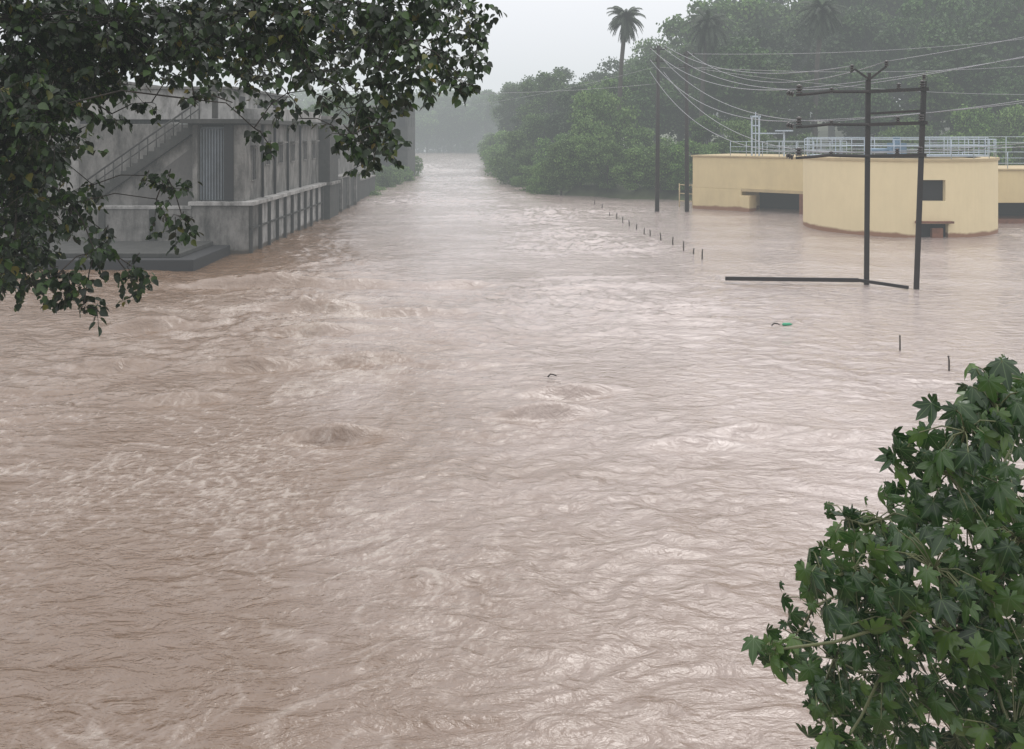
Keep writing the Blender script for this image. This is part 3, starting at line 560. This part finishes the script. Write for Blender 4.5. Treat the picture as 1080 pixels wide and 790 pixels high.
for (c,r_,n) in order:
    par=min(nodes,key=lambda q:(q[0]-c).length+.12*q[1]+max(0,(c.z-q[0].z))*.5)
    dp=par[1]+1; rad=max(.006,.06*.68**dp); mid=par[0].lerp(c,.5)+Vector((0,0,.1*(par[0]-c).length))
    pr=max(.009,.06*.68**par[1]); br.tube([par[0]-TO,mid-TO,c-TO],[pr*.8,(pr+rad)/2*.8,rad],6,False)
    nodes.append((c,dp))
    for s_ in range(max(1,round(n*2.3))):
        off=Vector((rng2.gauss(0,1),rng2.gauss(0,1),rng2.gauss(0,1)))*r_*.52; st_=c+off
        dr=Vector((rng2.gauss(0,.7),rng2.gauss(0,.7),rng2.uniform(-1.1,.15))).normalized(); ln=rng2.uniform(.12,.28)
        if rng2.random()<.5: br.tube([c.lerp(st_,.1)-TO,st_-TO,st_+dr*ln-TO],[.005,.004,.003],3,False)
        nleaf=rng2.randint(5,9)
        for k_ in range(nleaf):
            q=st_+dr*ln*k_/nleaf; side=dr.cross(Vector((0,0,1))).normalized()*(1 if k_%2 else -1)
            dd=(side*.8+dr*.5+Vector((rng2.gauss(0,.35),rng2.gauss(0,.35),-.75+rng2.gauss(0,.3))))
            LP.append(q+dd.normalized()*.03-TO); LD.append(dd); LN.append(Vector((rng2.gauss(0,.6),rng2.gauss(-.2,.6),1))); LS.append(rng2.uniform(.052,.112))
br.obj('trunk',M_bark,tree,smooth=True)
me=leaves('crown',np.array(LP),np.array(LD),np.array(LN),np.array(LS),heart,hf,M_leaf); link(bpy.data.objects.new('crown',me),tree)
# ---------------------------------------------------------------- castor shrub
M_cas=leafmat('lobed_green_leaves',(.010,.034,.007),(.025,.068,.013),(.085,.155,.028),.25,.28,vein=(.075,.13,.045),vr=(1,1))
lob=[(-150,.5),(-105,.78),(-55,.95),(0,1.12),(55,.95),(105,.78),(150,.5)]
def pt(ang,rad,up=0): 
    t=math.radians(ang); return (rad*math.cos(t),rad*math.sin(t),up-.85*rad*rad)
tv=[(0,0,0)];at_=[1.]; cf=[]; i=1
for j,(a,l) in enumerate(lob):
    tv+= [pt(a-19,l*.72,-.07),pt(a,l,.0),pt(a+19,l*.72,-.07)]; at_+=[0,1.,0]
    cf+=[(0,i,i+1),(0,i+1,i+2)]
    if j<6:
        am=(a+lob[j+1][0])/2; tv.append(pt(am,.5*(l+lob[j+1][1])*.56,-.09)); at_.append(0); cf+=[(0,i+2,i+3),(0,i+3,i+4)]
    i+=4
SO=Vector((3.3,5.3,0)); sh=thing('castor_shrub',SO,'leafy green shrub with large lobed leaves rising above floodwater','shrub')
cc=[(1050,408,22,7),(1075,412,24,8),(1050,432,30,10),(1080,445,38,12),(1018,455,26,7),(1000,500,34,10),(1060,510,40,13),(955,485,20,4.5),(968,530,32,9),(930,548,26,6),(895,548,16,3),(1020,555,40,13),(1075,570,40,13),(940,590,34,9),(985,600,40,12),(900,600,30,8),(866,602,20,4.5),(1045,625,42,13),(1090,640,40,10),
  (858,640,26,6),(905,650,34,9),(950,655,38,11),(1000,665,40,12),(838,670,20,5),(812,686,11,2.5),(880,695,32,8),(930,710,38,10),(985,720,40,12),(1045,700,42,13),(1085,720,40,12),(860,730,20,4.5),(900,755,32,9),(950,770,38,11),(1010,780,40,12),(1070,780,42,13),(885,792,24,6),
  (1000,850,50,14),(930,840,40,9),(1080,860,50,12),(1130,480,40,8),(1140,580,40,8),(1150,700,45,8),(1140,800,45,8),(1000,930,50,10)]
sb=B(); nodes=[(Vector((3.3,5.3,.5)),0),(Vector((3.25,5.1,1.8)),0),(Vector((3.1,5.0,2.7)),1)]
sb.tube([(0,0,-1.5),nodes[0][0]-SO,nodes[1][0]-SO,nodes[2][0]-SO],[.07,.06,.05,.035],8)
LP=[];LD=[];LN=[];LS=[]; r2=random.Random(8); items=[]
for (u,v,r_,n) in cc:
    d=r2.uniform(4.3,5.5); items.append((at(u,v,d),r_/935*d,n))
items.sort(key=lambda q:(q[0]-nodes[2][0]).length)
mid_=Vector((3.0,5.0,3.2))
for (c,r_,n) in items:
    par=min(nodes,key=lambda q:(q[0]-c).length+.1*q[1]); rad=max(.006,.028*.72**(par[1]+1)); pr=max(.008,.028*.72**par[1])
    sb.tube([par[0]-SO,par[0].lerp(c,.5)+Vector((0,0,-.03))-SO,c-SO],[pr,(pr+rad)/2,rad],6,False); nodes.append((c,par[1]+1))
    for k_ in range(int(n*3.3)):
        off=Vector((r2.gauss(0,1),r2.gauss(0,1),r2.gauss(0,1)))*r_*.68; off*=min(1,r_*1.7/max(.001,off.length)); q=c+off
        out=(q-mid_); out.z*=.3; out=out.normalized()
        dd=(out*.4+Vector((r2.gauss(0,.6),r2.gauss(0,.6)-.15,-1.15+r2.gauss(0,.45)))).normalized()
        nn=(Vector((0,0,.5))+out*.8+Vector((r2.gauss(0,.65),r2.gauss(0,.65)-.35,0)))
        LP.append(q-SO); LD.append(dd); LN.append(nn); LS.append(r2.uniform(.035,.105))
        if r2.random()<.6: sb.tube([c-SO,c.lerp(q,.5)+Vector((0,0,.03))-SO,q-SO],[.004,.0035,.003],4,False)
sb.obj('stem',M_stem,sh,smooth=True)
me=leaves('foliage',np.array(LP),np.array(LD),np.array(LN),np.array(LS),tv,cf,M_cas,attr=at_); link(bpy.data.objects.new('foliage',me),sh)
